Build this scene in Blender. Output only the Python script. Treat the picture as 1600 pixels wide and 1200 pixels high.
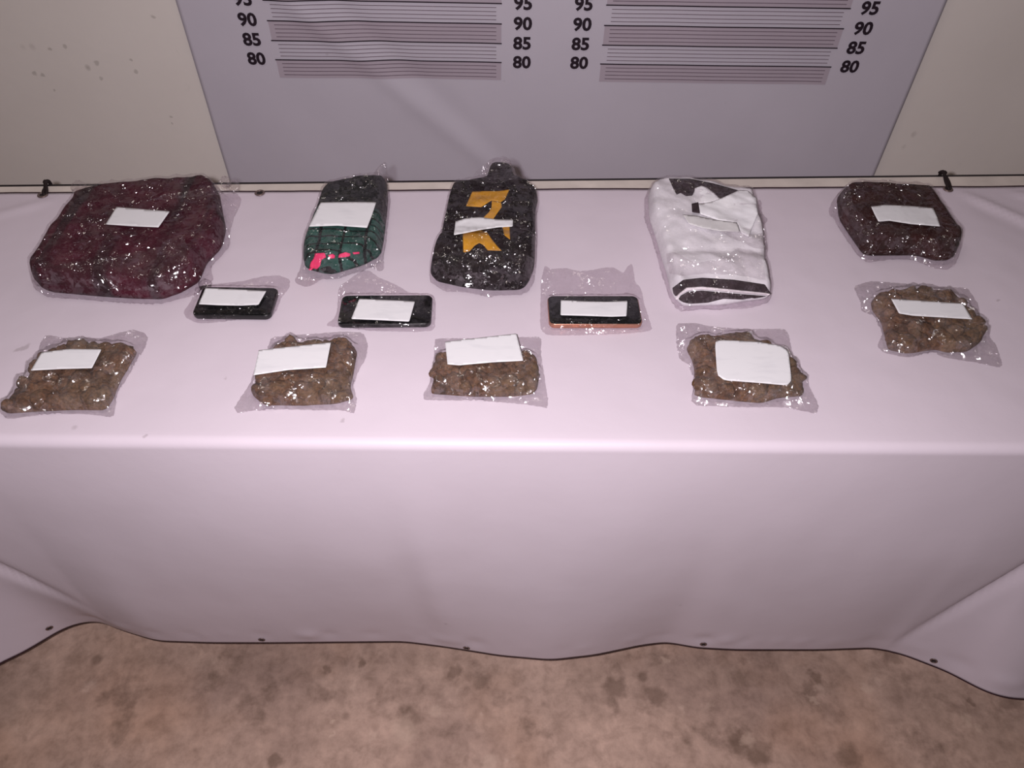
import bpy, bmesh, math, random
import numpy as np
from mathutils import Vector, Matrix, noise
from mathutils.bvhtree import BVHTree
from mathutils.geometry import delaunay_2d_cdt

# ------------------------------------------------------------------ clear
for o in list(bpy.data.objects):
    bpy.data.objects.remove(o)
S = bpy.context.scene
COL = S.collection

# ------------------------------------------------------------------ camera
FPX, PITCH, ROLL, YAW = 1200.0, 0.8399, 0.0222, 0.0174
CAM = Vector((0.0, 0.0, 1.63))
FWD = Vector((math.sin(YAW) * math.cos(PITCH), math.cos(YAW) * math.cos(PITCH), -math.sin(PITCH)))
R0 = Vector((math.cos(YAW), -math.sin(YAW), 0)); U0 = R0.cross(FWD)
RGT = R0 * math.cos(ROLL) + U0 * math.sin(ROLL)
UPV = -R0 * math.sin(ROLL) + U0 * math.cos(ROLL)
cam_d = bpy.data.cameras.new('camera')
cam_d.sensor_width = 36.0
cam_d.lens = FPX / 1600.0 * 36.0
cam_d.clip_start = 0.02
cam = bpy.data.objects.new('camera', cam_d); COL.objects.link(cam)
m3 = Matrix((RGT, UPV, -FWD)).transposed()
cam.matrix_world = Matrix.Translation(CAM) @ m3.to_4x4()
S.camera = cam

# ------------------------------------------------------------------ world, lights, exposure
S.view_settings.view_transform = 'Standard'
S.view_settings.look = 'None'
S.view_settings.gamma = 1.0
S.view_settings.use_curve_mapping = False
S.view_settings.exposure = 0.0
w = bpy.data.worlds.new('room_ambient'); S.world = w; w.use_nodes = True
w.node_tree.nodes['Background'].inputs['Color'].default_value = (1.0, 0.86, 0.80, 1)
w.node_tree.nodes['Background'].inputs['Strength'].default_value = 0.075

# the phone's flash, next to the lens
fl = bpy.data.lights.new('camera_flash', 'SPOT')
fl.energy = 81.0; fl.color = (1.0, 0.925, 0.985)
fl.spot_size = math.radians(150); fl.spot_blend = 1.0
fl.shadow_soft_size = 0.012
flo = bpy.data.objects.new('camera_flash', fl); COL.objects.link(flo)
flo.location = CAM - RGT * 0.055 + UPV * 0.015
aim = FWD + RGT * 0.005 + UPV * 0.08
flo.rotation_euler = aim.to_track_quat('-Z', 'Y').to_euler()
# unseen ceiling tube, left over the table, placed to brighten wall and table back
cl = bpy.data.lights.new('ceiling_light', 'AREA')
cl.energy = 6.0; cl.color = (1.0, 0.9, 0.82); cl.shape = 'RECTANGLE'; cl.size = 1.2; cl.size_y = 0.15
clo = bpy.data.objects.new('ceiling_light', cl); COL.objects.link(clo)
clo.location = (-0.35, 1.0, 2.9)

# ------------------------------------------------------------------ helpers
TZ = 0.75           # table top
WALL_Y = 1.9962
rnd = random.Random(7)

def ray(px, py):
    return FWD + RGT * ((px - 800) / FPX) - UPV * ((py - 600) / FPX)

def at_z(px, py, z):
    d = ray(px, py); return CAM + d * ((z - CAM.z) / d.z)

def at_y(px, py, y):
    d = ray(px, py); return CAM + d * ((y - CAM.y) / d.y)

def lin(c):
    out = []
    for v in c:
        v = v / 255.0
        out.append(v / 12.92 if v <= 0.04045 else ((v + 0.055) / 1.055) ** 2.4)
    return tuple(out) + (1.0,)

def tag(o, label=None, cat=None, group=None, kind=None):
    if label: o['label'] = label
    if cat: o['category'] = cat
    if group: o['group'] = group
    if kind: o['kind'] = kind
    return o

def mk(name, verts, faces, mat, parent=None, loc=None, smooth=True):
    """verts in world space; origin at loc"""
    o_loc = Vector(loc) if loc is not None else Vector((0, 0, 0))
    base = parent.location if parent is not None else Vector((0, 0, 0))
    if parent is not None and parent.parent is not None:
        base = base + parent.parent.location
    if parent is not None and loc is None:
        o_loc = base.copy()
    me = bpy.data.meshes.new(name)
    me.from_pydata([tuple(Vector(v) - o_loc) for v in verts], [], faces)
    me.update()
    if smooth:
        me.polygons.foreach_set('use_smooth', [True] * len(me.polygons))
    if mat: me.materials.append(mat)
    o = bpy.data.objects.new(name, me); COL.objects.link(o)
    if parent is not None:
        o.parent = parent; o.location = o_loc - base
    else:
        o.location = o_loc
    return o

def grid_faces(nu, nv, off=0):
    return [(off + i * nv + j, off + (i + 1) * nv + j, off + (i + 1) * nv + j + 1, off + i * nv + j + 1)
            for i in range(nu - 1) for j in range(nv - 1)]

def fbm(x, y, z=0.0, o=4):
    return noise.fractal(Vector((x, y, z)), 1.0, 2.0, o)

def ridge(x, y, z=0.0):
    return 1.0 - abs(noise.noise(Vector((x, y, z)))) * 2.0

# ------------------------------------------------------------------ materials
class NT:
    def __init__(s, name):
        s.m = bpy.data.materials.new(name); s.m.use_nodes = True
        s.t = s.m.node_tree; s.n = s.t.nodes; s.l = s.t.links
        s.b = s.n['Principled BSDF']; s.out = s.n['Material Output']
    def add(s, typ, **kw):
        nd = s.n.new(typ)
        for k, v in kw.items():
            if k in nd.inputs: nd.inputs[k].default_value = v
            else: setattr(nd, k, v)
        return nd
    def ramp(s, fac, stops):
        r = s.n.new('ShaderNodeValToRGB'); e = r.color_ramp.elements
        while len(e) < len(stops): e.new(0.5)
        for i, (p, c) in enumerate(stops):
            e[i].position = p; e[i].color = c if len(c) == 4 else tuple(c) + (1,)
        s.l.new(fac, r.inputs['Fac']); return r.outputs['Color']
    def noise(s, vec, scale, detail=4, rough=0.55, dist=0.0):
        nd = s.n.new('ShaderNodeTexNoise')
        nd.inputs['Scale'].default_value = scale; nd.inputs['Detail'].default_value = detail
        nd.inputs['Roughness'].default_value = rough; nd.inputs['Distortion'].default_value = dist
        if vec is not None: s.l.new(vec, nd.inputs['Vector'])
        return nd.outputs['Fac']
    def mix(s, fac, a, b, mode='MIX'):
        nd = s.n.new('ShaderNodeMix'); nd.data_type = 'RGBA'; nd.blend_type = mode
        for sock, v in ((nd.inputs[0], fac), (nd.inputs[6], a), (nd.inputs[7], b)):
            if hasattr(v, 'node'): s.l.new(v, sock)
            else: sock.default_value = v
        return nd.outputs[2]
    def math(s, op, a, b=0.0, c=0.0):
        nd = s.n.new('ShaderNodeMath'); nd.operation = op
        for i, v in enumerate((a, b, c)):
            if hasattr(v, 'node'): s.l.new(v, nd.inputs[i])
            else: nd.inputs[i].default_value = v
        return nd.outputs[0]
    def obj(s):
        return s.n.new('ShaderNodeTexCoord').outputs['Object']
    def bump(s, h, strength, dist=0.002, target=None):
        b = s.n.new('ShaderNodeBump'); b.inputs['Strength'].default_value = strength
        b.inputs['Distance'].default_value = dist; s.l.new(h, b.inputs['Height'])
        if target is None: s.l.new(b.outputs['Normal'], s.b.inputs['Normal'])
        return b.outputs['Normal']
    def base(s, c, rough=0.6, spec=0.3, metal=0.0):
        if hasattr(c, 'node'): s.l.new(c, s.b.inputs['Base Color'])
        else: s.b.inputs['Base Color'].default_value = c
        if hasattr(rough, 'node'): s.l.new(rough, s.b.inputs['Roughness'])
        else: s.b.inputs['Roughness'].default_value = rough
        s.b.inputs['Specular IOR Level'].default_value = spec
        s.b.inputs['Metallic'].default_value = metal
        return s.m

def plain(name, c, rough=0.6, spec=0.3, metal=0.0, var=0.15, scale=60):
    t = NT(name); v = t.obj()
    n = t.noise(v, scale)
    lo = tuple(x * (1 - var) for x in c[:3]) + (1,); hi = tuple(min(1, x * (1 + var)) for x in c[:3]) + (1,)
    col = t.ramp(n, [(0.3, lo), (0.7, hi)])
    return t.base(col, rough, spec, metal)

def mat_wall():
    t = NT('cream_wall_paint'); v = t.obj()
    a = t.ramp(t.noise(v, 1.6, 5), [(0.3, (0.84, 0.77, 0.72, 1)), (0.7, (0.91, 0.84, 0.79, 1))])
    sm = t.ramp(t.noise(v, 9.0, 6, 0.6, 1.2), [(0.68, (0, 0, 0, 1)), (0.8, (1, 1, 1, 1))])
    c = t.mix(t.math('MULTIPLY', sm, 0.35), a, (0.33, 0.29, 0.25, 1))
    vo = t.add('ShaderNodeTexVoronoi'); vo.inputs['Scale'].default_value = 11.0
    mp = t.add('ShaderNodeMapping'); mp.inputs['Scale'].default_value = (1.0, 1.0, 0.8)
    t.l.new(v, mp.inputs['Vector']); t.l.new(mp.outputs[0], vo.inputs['Vector'])
    sp = t.ramp(vo.outputs['Distance'], [(0.05, (1, 1, 1, 1)), (0.11, (0, 0, 0, 1))])
    gate = t.ramp(t.noise(v, 3.0, 2), [(0.52, (0, 0, 0, 1)), (0.60, (1, 1, 1, 1))])
    c = t.mix(t.math('MULTIPLY', t.math('MULTIPLY', sp, gate), 0.4), c, (0.22, 0.19, 0.16, 1))
    c = spots(t, v, c, [tuple(at_y(a, b, WALL_Y + .006)) + (r,) for a, b, r in ((100, 72, .016), (78, 77, .014), (151, 98, .020), (158, 122, .013), (205, 94, .012), (213, 112, .018), (54, 115, .015), (66, 117, .012), (85, 142, .012), (240, 26, .014), (1345, 228, .012), (267, 182, .010), (270, 193, .009))], (0.42, 0.38, 0.34, 1), 0.5, 0.45)
    t.bump(t.noise(v, 25, 4), 0.15, 0.004)
    return t.base(c, 0.7, 0.2)

def mat_floor():
    t = NT('worn_concrete'); v = t.obj()
    a = t.ramp(t.noise(v, 2.2, 6, 0.6), [(0.30, lin((138, 114, 103))), (0.5, lin((172, 145, 130))), (0.72, lin((198, 168, 152)))])
    ye = t.ramp(t.noise(v, 3.1, 3), [(0.5, (0, 0, 0, 1)), (0.75, (1, 1, 1, 1))])
    c = t.mix(t.math('MULTIPLY', ye, 0.35), a, lin((164, 120, 88)))
    d = t.ramp(t.noise(v, 11, 5, 0.6, 0.1), [(0.56, (0, 0, 0, 1)), (0.66, (1, 1, 1, 1))])
    c = t.mix(t.math('MULTIPLY', d, 0.45), c, lin((98, 76, 62)))
    li = t.ramp(t.noise(v, 17, 4, 0.6, 0.1), [(0.63, (0, 0, 0, 1)), (0.70, (1, 1, 1, 1))])
    c = t.mix(t.math('MULTIPLY', li, 0.45), c, lin((190, 164, 148)))
    mo = t.ramp(t.noise(v, 28, 6, 0.68, 0.2), [(0.30, (0.70, 0.68, 0.66, 1)), (0.52, (1, 1, 1, 1)), (0.72, (1.22, 1.22, 1.22, 1))])
    c = t.mix(1.0, c, mo, 'MULTIPLY')
    vo = t.add('ShaderNodeTexVoronoi'); vo.inputs['Scale'].default_value = 14.0
    wv = t.mix(0.02, v, t.n.new('ShaderNodeTexNoise').outputs['Color'], 'ADD')
    t.l.new(wv, vo.inputs['Vector'])
    sp = t.ramp(vo.outputs['Distance'], [(0.10, (1, 1, 1, 1)), (0.2, (0, 0, 0, 1))])
    gate = t.ramp(t.noise(v, 5, 2), [(0.55, (0, 0, 0, 1)), (0.6, (1, 1, 1, 1))])
    c = t.mix(t.math('MULTIPLY', t.math('MULTIPLY', sp, gate), 0.5), c, lin((84, 62, 48)))
    c = spots(t, v, c, [tuple(at_z(a, b, 0)) + (r,) for a, b, r in ((1183, 1174, .035), (1326, 1182, .030), (1152, 1158, .030), (962, 1075, .030), (1024, 1087, .026), (1516, 1099, .010), (710, 1052, .020), (565, 1037, .014), (510, 1045, .014), (1275, 1060, .02), (640, 1120, .03), (430, 1190, .02))], lin((92, 70, 56)), 0.5)
    c = spots(t, v, c, [tuple(at_z(a, b, 0)) + (r,) for a, b, r in ((1040, 1032, .012), (1168, 1155, .018), (1354, 1076, .016), (1512, 1126, .014), (632, 1140, .035), (520, 1145, .006), (519, 1130, .006), (765, 1190, .02), (1530, 1141, .01), (680, 1110, .02), (1270, 1092, .012))], lin((200, 174, 156)), 0.4)
    t.bump(t.noise(v, 40, 5), 0.25, 0.003)
    return t.base(c, 0.65, 0.25)

def mat_vinyl(name, c, scuff=0.5, marks=()):
    t = NT(name); v = t.obj()
    lo = tuple(x * 0.94 for x in c[:3]) + (1,)
    a = t.ramp(t.noise(v, 3.0, 5), [(0.3, lo), (0.7, c)])
    vo = t.add('ShaderNodeTexVoronoi'); vo.inputs['Scale'].default_value = 9.0
    t.l.new(v, vo.inputs['Vector'])
    sp = t.ramp(vo.outputs['Distance'], [(0.02, (1, 1, 1, 1)), (0.05, (0, 0, 0, 1))])
    gate = t.ramp(t.noise(v, 4.0, 2), [(0.5, (0, 0, 0, 1)), (0.6, (1, 1, 1, 1))])
    col = t.mix(t.math('MULTIPLY', t.math('MULTIPLY', sp, gate), scuff), a, (0.30, 0.25, 0.26, 1))
    mp = t.add('ShaderNodeMapping'); mp.inputs['Scale'].default_value = (3.0, 30.0, 30.0)
    t.l.new(v, mp.inputs['Vector'])
    sc = t.ramp(t.noise(mp.outputs[0], 2.0, 4, 0.6), [(0.74, (0, 0, 0, 1)), (0.80, (1, 1, 1, 1))])
    col = t.mix(t.math('MULTIPLY', sc, 0.25 * scuff), col, (0.40, 0.34, 0.35, 1))
    if marks: col = spots(t, v, col, marks, (0.30, 0.25, 0.26, 1), 0.45, 0.6)
    t.bump(t.noise(v, 30, 4, 0.6), 0.12, 0.003)
    return t.base(col, 0.46, 0.3)

def mat_film(name='clear_plastic_film', haze=0.006, tint=0.955, bscale=100.0, bstr=0.9, rough=0.18, fres=0.08):
    t = NT(name); t.n.remove(t.b); v = t.obj()
    tr = t.add('ShaderNodeBsdfTransparent'); tr.inputs['Color'].default_value = (tint, tint * 0.985, tint * 0.995, 1)
    df = t.add('ShaderNodeBsdfDiffuse'); df.inputs['Color'].default_value = (0.80, 0.77, 0.79, 1)
    gl = t.add('ShaderNodeBsdfGlossy'); gl.inputs['Roughness'].default_value = rough
    gl.inputs['Color'].default_value = (1, 0.97, 0.98, 1)
    def vmath(op, a, b=None, k=None):
        nd = t.add('ShaderNodeVectorMath'); nd.operation = op
        for i_, q in enumerate((a, b)):
            if q is None: continue
            if hasattr(q, 'node'): t.l.new(q, nd.inputs[i_])
            else: nd.inputs[i_].default_value = q
        if k is not None:
            if hasattr(k, 'node'): t.l.new(k, nd.inputs['Scale'])
            else: nd.inputs['Scale'].default_value = k
        return nd.outputs[0]
    def nvec(sc, det, amp):
        nn = t.add('ShaderNodeTexNoise'); nn.inputs['Scale'].default_value = sc; nn.inputs['Detail'].default_value = det
        t.l.new(v, nn.inputs['Vector'])
        return vmath('SCALE', vmath('SUBTRACT', nn.outputs['Color'], (.5, .5, .5)), None, amp)
    # crumpled facets: each small cell of the sheet is tilted its own way
    wob = vmath('ADD', v, nvec(bscale * .6, 2, .022))
    tot = t.n.new('ShaderNodeNewGeometry').outputs['Normal']
    gate = t.ramp(t.noise(v, bscale * .22, 2, .5, .5), [(0.40, (0.25,) * 3), (0.60, (1.0,) * 3)])
    for sc_, amp in ((bscale, 2.0 * bstr), (bscale * 2.3, 1.1 * bstr)):
        vo = t.add('ShaderNodeTexVoronoi'); vo.inputs['Scale'].default_value = sc_
        t.l.new(wob, vo.inputs['Vector'])
        tilt = vmath('SCALE', vmath('SUBTRACT', vo.outputs['Color'], (.5, .5, .5)), None, t.math('MULTIPLY', gate, amp))
        tot = vmath('ADD', tot, tilt)
    nb = vmath('NORMALIZE', vmath('ADD', tot, nvec(bscale * 3, 2, .5)))
    t.l.new(nb, gl.inputs['Normal'])
    lw = t.add('ShaderNodeLayerWeight'); lw.inputs['Blend'].default_value = 0.5
    fac = t.math('ADD', t.math('MULTIPLY', t.math('POWER', lw.outputs['Facing'], 3.0), 0.16), fres)
    m1 = t.add('ShaderNodeMixShader'); m1.inputs[0].default_value = haze
    hz = t.math('MULTIPLY', t.ramp(t.noise(v, bscale * 0.5, 3, 0.6, 1.0), [(0.35, (0.35,) * 3), (0.75, (1.9,) * 3)]), haze)
    t.l.new(hz, m1.inputs[0])
    t.l.new(tr.outputs[0], m1.inputs[1]); t.l.new(df.outputs[0], m1.inputs[2])
    m2 = t.add('ShaderNodeMixShader')
    t.l.new(fac, m2.inputs[0]); t.l.new(m1.outputs[0], m2.inputs[1]); t.l.new(gl.outputs[0], m2.inputs[2])
    t.l.new(m2.outputs[0], t.out.inputs['Surface'])
    return t.m

def mat_fabric(name, c1, c2, scale=25.0, stripe=None, rough=0.85, relief=0.5):
    t = NT(name); v = t.obj()
    col = t.ramp(t.noise(v, scale, 5, 0.6), [(0.3, c1), (0.7, c2)])
    if stripe:
        ang, sc, lo, hi, cc, fac = stripe
        mp = t.add('ShaderNodeMapping'); mp.inputs['Rotation'].default_value = (0, 0, ang)
        mp.inputs['Scale'].default_value = (sc, sc * 0.08, 1)
        t.l.new(v, mp.inputs['Vector'])
        st = t.ramp(t.noise(mp.outputs[0], 1.0, 2, 0.5, 0.3), [(lo, (0, 0, 0, 1)), (hi, (1, 1, 1, 1))])
        col = t.mix(t.math('MULTIPLY', st, fac), col, cc)
    wv = t.noise(v, 900, 2)
    lump = t.noise(v, 40, 4, 0.6)
    t.bump(t.math('ADD', t.math('MULTIPLY', wv, 0.15), lump), relief, 0.004)
    return t.base(col, rough, 0.15)

def mat_plaid(name):
    """dark green cloth with black grid lines"""
    t = NT(name); v = t.obj()
    nv = t.mix(0.008, v, t.n.new('ShaderNodeTexNoise').outputs['Color'], 'ADD')
    sx = t.add('ShaderNodeSeparateXYZ'); t.l.new(nv, sx.inputs[0])
    def line(sock, per, wid, off):
        f = t.math('FRACT', t.math('DIVIDE', t.math('ADD', sock, off), per))
        return t.math('LESS_THAN', t.math('ABSOLUTE', t.math('SUBTRACT', f, 0.5)), wid)
    g = t.math('MAXIMUM', line(sx.outputs[0], 0.040, 0.06, 0.012), line(sx.outputs[1], 0.019, 0.09, 0.006))
    base = t.ramp(t.noise(v, 30, 4), [(0.3, lin((26, 52, 46))), (0.7, lin((50, 92, 82)))])
    col = t.mix(g, base, lin((14, 18, 18)))
    # the upper half of the shirt is plain black cloth
    yy = t.math('ADD', sx.outputs[1], t.math('MULTIPLY', t.noise(v, 14, 3), 0.05))
    col = t.mix(t.math('GREATER_THAN', yy, 0.035), col, lin((18, 20, 20)))
    lump = t.noise(v, 35, 4, 0.6)
    t.bump(lump, 0.6, 0.005)
    return t.base(col, 0.75, 0.2)

def mat_herb():
    t = NT('dried_brown_herb'); v = t.obj()
    a = t.ramp(t.noise(v, 45, 6, 0.65), [(0.25, lin((40, 25, 18))), (0.5, lin((112, 80, 58))), (0.78, lin((148, 114, 86)))])  # darkest tone puts the shade of gaps between lumps into the colour
    b = t.ramp(t.noise(v, 22, 3), [(0.45, (0, 0, 0, 1)), (0.7, (1, 1, 1, 1))])
    c = t.mix(t.math('MULTIPLY', b, 0.5), a, lin((106, 90, 62)))
    d = t.ramp(t.noise(v, 260, 3, 0.7), [(0.35, (0.55, 0.55, 0.55, 1)), (0.65, (1.15, 1.1, 1.05, 1))])
    c = t.mix(1.0, c, d, 'MULTIPLY')
    t.bump(t.noise(v, 320, 4, 0.7), 0.8, 0.003)
    return t.base(c, 0.9, 0.1)

def mat_label():
    t = NT('white_label_paper'); v = t.obj()
    mp = t.add('ShaderNodeMapping'); mp.inputs['Scale'].default_value = (1.0, 3.2, 1.0)
    t.l.new(v, mp.inputs['Vector'])
    sm = t.ramp(t.noise(mp.outputs[0], 26, 2, 0.5), [(0.52, (0, 0, 0, 1)), (0.75, (1, 1, 1, 1))])
    c = t.mix(t.math('MULTIPLY', sm, 0.22), (0.70, 0.69, 0.705, 1), (0.47, 0.47, 0.50, 1))
    return t.base(c, 0.55, 0.3)

def spots(t, vec, col, pts, dark, fac, k=1.0):
    """stains with their own place on the surface: pts (x, y, z, radius) in the object's frame"""
    nd = t.n.new('ShaderNodeTexNoise'); nd.inputs['Scale'].default_value = 60; t.l.new(vec, nd.inputs['Vector'])
    wv = t.mix(1.0, vec, t.mix(1.0, t.mix(1.0, nd.outputs['Color'], (.5, .5, .5, 1), 'SUBTRACT'), (.03 * k,) * 3 + (1,), 'MULTIPLY'), 'ADD')
    acc = None
    for x, y, z, r in pts:
        d = t.add('ShaderNodeVectorMath'); d.operation = 'DISTANCE'; t.l.new(wv, d.inputs[0]); d.inputs[1].default_value = (x, y, z)
        m = t.math('SUBTRACT', 1.0, t.math('MINIMUM', t.math('DIVIDE', d.outputs['Value'], r * k), 1.0))
        m = t.math('MINIMUM', t.math('MULTIPLY', m, 2.2), 1.0)
        acc = m if acc is None else t.math('MAXIMUM', acc, m)
    return t.mix(t.math('MULTIPLY', acc, fac), col, dark)
M = {}
M['wall'] = mat_wall(); M['floor'] = mat_floor()
M['cloth'] = mat_vinyl('white_vinyl_banner', (0.635, 0.555, 0.615, 1), 0.5, [tuple(at_z(a, b, TZ) - Vector((0.05, at_z(800, 697, TZ).y, TZ))) + (r,) for a, b, r in ((36, 544, .013), (42, 541, .012), (28, 547, .010), (227, 683, .009), (537, 656, .009), (352, 590, .006), (1382, 506, .007), (1560, 470, .007))])
M['banner'] = mat_vinyl('grey_vinyl_backdrop', (0.655, 0.605, 0.68, 1), 0.2)
M['trim'] = plain('dark_maroon_edge_print', lin((52, 26, 36)), 0.5)
M['tabletop'] = plain('cream_laminate', (0.60, 0.53, 0.48, 1), 0.5, 0.3, 0, 0.12, 14)
M['tabledge'] = plain('black_edge_band', lin((34, 28, 30)), 0.5)
M['steel'] = plain('grey_steel', (0.3, 0.3, 0.3, 1), 0.4, 0.5, 0.8)
M['grommet'] = plain('tarnished_brass_eyelet', lin((126, 108, 104)), 0.42, 0.5, 0.7)
M['hole'] = plain('dark_hole', lin((40, 32, 34)), 0.8)
M['tie'] = plain('black_cord', lin((30, 18, 18)), 0.7)
M['ink'] = plain('dark_print_ink', lin((44, 32, 42)), 0.5)
M['ink_thin'] = plain('grey_print_ink', lin((116, 100, 110)), 0.5)
M['ink_band'] = plain('pinkish_grey_print', (0.50, 0.425, 0.485, 1), 0.45, 0.3, 0, 0.03, 8)
M['film'] = mat_film()
M['film_tight'] = mat_film('crinkled_wrap_film', 0.002, 0.968, 105.0, 1.1, 0.17, 0.07)
M['film_soft'] = mat_film('soft_sealed_film', 0.030, 0.945, 66.0, 1.15, 0.23, 0.10)
M['film_phone'] = mat_film('thin_pouch_film', 0.003, 0.95, 80.0, 1.0, 0.17, 0.05)
M['label'] = mat_label()
M['label_dull'] = plain('translucent_grey_tape', (0.62, 0.60, 0.60, 1), 0.4, 0.4, 0, 0.1, 20)
M['herb'] = mat_herb()
M['maroon'] = mat_fabric('maroon_knit', lin((46, 12, 24)), lin((80, 26, 42)), 18, (0.42, 20.0, 0.50, 0.60, lin((34, 24, 28)), 0.85))
M['plaid'] = mat_plaid('green_black_plaid')
M['pink'] = plain('pink_print', lin((236, 62, 112)), 0.6)
M['black'] = mat_fabric('black_jersey', lin((12, 7, 9)), lin((30, 19, 23)), 30)
M['gold'] = plain('gold_print', lin((196, 140, 30)), 0.5, 0.3, 0.0, 0.25, 40)
M['white'] = mat_fabric('white_cotton', (0.72, 0.70, 0.73, 1), (0.84, 0.82, 0.84, 1), 20, None, 0.85, 0.35)
M['charcoal'] = mat_fabric('charcoal_cotton', lin((44, 34, 38)), lin((70, 58, 62)), 40)
M['brown'] = mat_fabric('dark_brown_knit', lin((36, 14, 14)), lin((60, 28, 26)), 26)
M['glass'] = plain('black_phone_glass', lin((10, 10, 12)), 0.08, 0.5, 0, 0.05)
M['frame_black'] = plain('black_phone_frame', lin((26, 24, 26)), 0.35, 0.5)
M['frame_copper'] = plain('copper_phone_frame', lin((196, 140, 116)), 0.28, 0.5, 0.75)
M['pinkwhite'] = plain('white_piping', (0.80, 0.74, 0.76, 1), 0.7)

# ------------------------------------------------------------------ room shell
def box(v0, v1):
    x0, y0, z0 = v0; x1, y1, z1 = v1
    vs = [(x0, y0, z0), (x1, y0, z0), (x1, y1, z0), (x0, y1, z0), (x0, y0, z1), (x1, y0, z1), (x1, y1, z1), (x0, y1, z1)]
    fs = [(0, 3, 2, 1), (4, 5, 6, 7), (0, 1, 5, 4), (1, 2, 6, 5), (2, 3, 7, 6), (3, 0, 4, 7)]
    return vs, fs
vs, fs = box((-4, -2.5, -0.1), (4, WALL_Y + 0.2, 0.0))
tag(mk('floor', vs, fs, M['floor'], smooth=False), kind='structure')
vs, fs = box((-4, WALL_Y + 0.006, 0.0), (4, WALL_Y + 0.2, 3.0))
tag(mk('wall_back', vs, fs, M['wall'], smooth=False), kind='structure')

# ------------------------------------------------------------------ height chart banner on the wall
BZ80 = CAM.z - 0.9422
def bdisp(x, z):
    """ripples of the hung vinyl, towards the room"""
    d = 0.004 * fbm(x * 2.2, z * 1.6, 3.0, 3)
    # diagonal fold running down right from the left chart
    for (ax, az, bx, bz, hgt, wd) in ((-0.62, 0.90, -0.02, 0.36, 0.006, 0.026), (-0.52, 0.93, 0.06, 0.34, -0.005, 0.030),
                                      (-0.30, 0.60, 0.10, 0.30, 0.003, 0.05)):
        dx, dz = bx - ax, bz - az; L2 = dx * dx + dz * dz
        t = max(0, min(1, ((x - ax) * dx + (z - az) * dz) / L2))
        q = math.hypot(x - ax - t * dx, z - az - t * dz)
        d += hgt * math.exp(-(q / wd) ** 2) * min(1, t * 5 + .25) * (1 - .5 * t)
    return d + 0.012
def bpt(x, z, lift=0.0):
    return (x, WALL_Y - bdisp(x, z) - lift, z)
def bstrip(name, x0, x1, z0, z1, mat, parent, lift, nx=100, nz=1):
    vs = [bpt(x0 + (x1 - x0) * i / nx, z0 + (z1 - z0) * j / nz, lift) for i in range(nx + 1) for j in range(nz + 1)]
    return mk(name, vs, [tuple(reversed(f)) for f in grid_faces(nx + 1, nz + 1)], mat, parent)
nx, nz = 200, 200
bl, br, bz0, bz1 = -0.8225, 1.0957, 0.25, 1.9
front = [bpt(bl + (br - bl) * i / nx, bz0 + (bz1 - bz0) * j / nz) for i in range(nx + 1) for j in range(nz + 1)]
back = [(x, y + 0.002, z) for x, y, z in front]
f1 = grid_faces(nx + 1, nz + 1); n0 = len(front)
f2 = [tuple(n0 + k for k in reversed(f)) for f in f1]
bound = [i * (nz + 1) for i in range(nx + 1)] + [nx * (nz + 1) + j for j in range(1, nz + 1)] + \
        [i * (nz + 1) + nz for i in range(nx - 1, -1, -1)] + [j for j in range(nz - 1, 0, -1)]
f3 = [(bound[k], bound[(k + 1) % len(bound)], n0 + bound[(k + 1) % len(bound)], n0 + bound[k]) for k in range(len(bound))]
banner = mk('height_chart_banner', front + back, [tuple(reversed(f)) for f in f1] + f2 + f3, M['banner'])
tag(banner, 'grey vinyl height chart backdrop with two ruled scales hung on the cream wall', 'banner')

def text_mesh(txt, size, bold=0.0):
    cu = bpy.data.curves.new('t', 'FONT'); cu.body = txt; cu.size = size; cu.align_x = 'CENTER'; cu.align_y = 'CENTER'
    cu.offset = bold; cu.resolution_u = 3
    o = bpy.data.objects.new('t', cu); COL.objects.link(o)
    dg = bpy.context.evaluated_depsgraph_get(); me = bpy.data.meshes.new_from_object(o.evaluated_get(dg))
    vs = [tuple(v.co) for v in me.vertices]; fs = [tuple(p.vertices) for p in me.polygons]
    bpy.data.objects.remove(o); bpy.data.curves.remove(cu); bpy.data.meshes.remove(me)
    return vs, fs

for (xa, xb) in ((-0.606, -0.0117), (0.2483, 0.8622)):
    for v in range(75, 110, 5):
        z = BZ80 + (v - 80) / 100.0
        if v >= 80: bstrip('ruler_line', xa, xb, z - 0.0016, z + 0.0016, M['ink'], banner, 0.0024)
        if (v // 5) % 2 == 1: bstrip('ruler_band', xa + 0.002, xb - 0.001, z + 0.001, z + 0.0485, M['ink_band'], banner, 0.0012, 100, 6)
        for k in range(1, 5):
            zz = z + k * 0.01
            bstrip('ruler_tick', xa + 0.016, xb - 0.014, zz - 0.0009, zz + 0.0009, M['ink_thin'], banner, 0.0022)
def wall_x(px, py): return at_y(px, py, WALL_Y - 0.012).x
cols = {'a': [(80, 400, 87), (85, 393.5, 58), (90, 386, 27), (95, 379, -3)],
        'b': [(80, 815.5, 93.5), (85, 816, 64), (90, 817, 33), (95, 817.5, 4)],
        'c': [(80, 905, 95), (85, 908, 65.5), (90, 910, 34), (95, 912, 4)],
        'd': [(80, 1328, 101), (85, 1339, 71.5), (90, 1350, 40), (95, 1361, 9)]}
for key, lst in cols.items():
    X = sum(wall_x(px, py) for _, px, py in lst) / len(lst)
    for v, px, py in lst:
        z = BZ80 + (v - 80) / 100.0 + 0.0005
        tv, tf = text_mesh(str(v), 0.0440, 0.0016)
        mk('numeral', [bpt(X + x * 1.06, z + y, 0.0026) for x, y, _ in tv], tf, M['ink'], banner, smooth=False)

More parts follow.
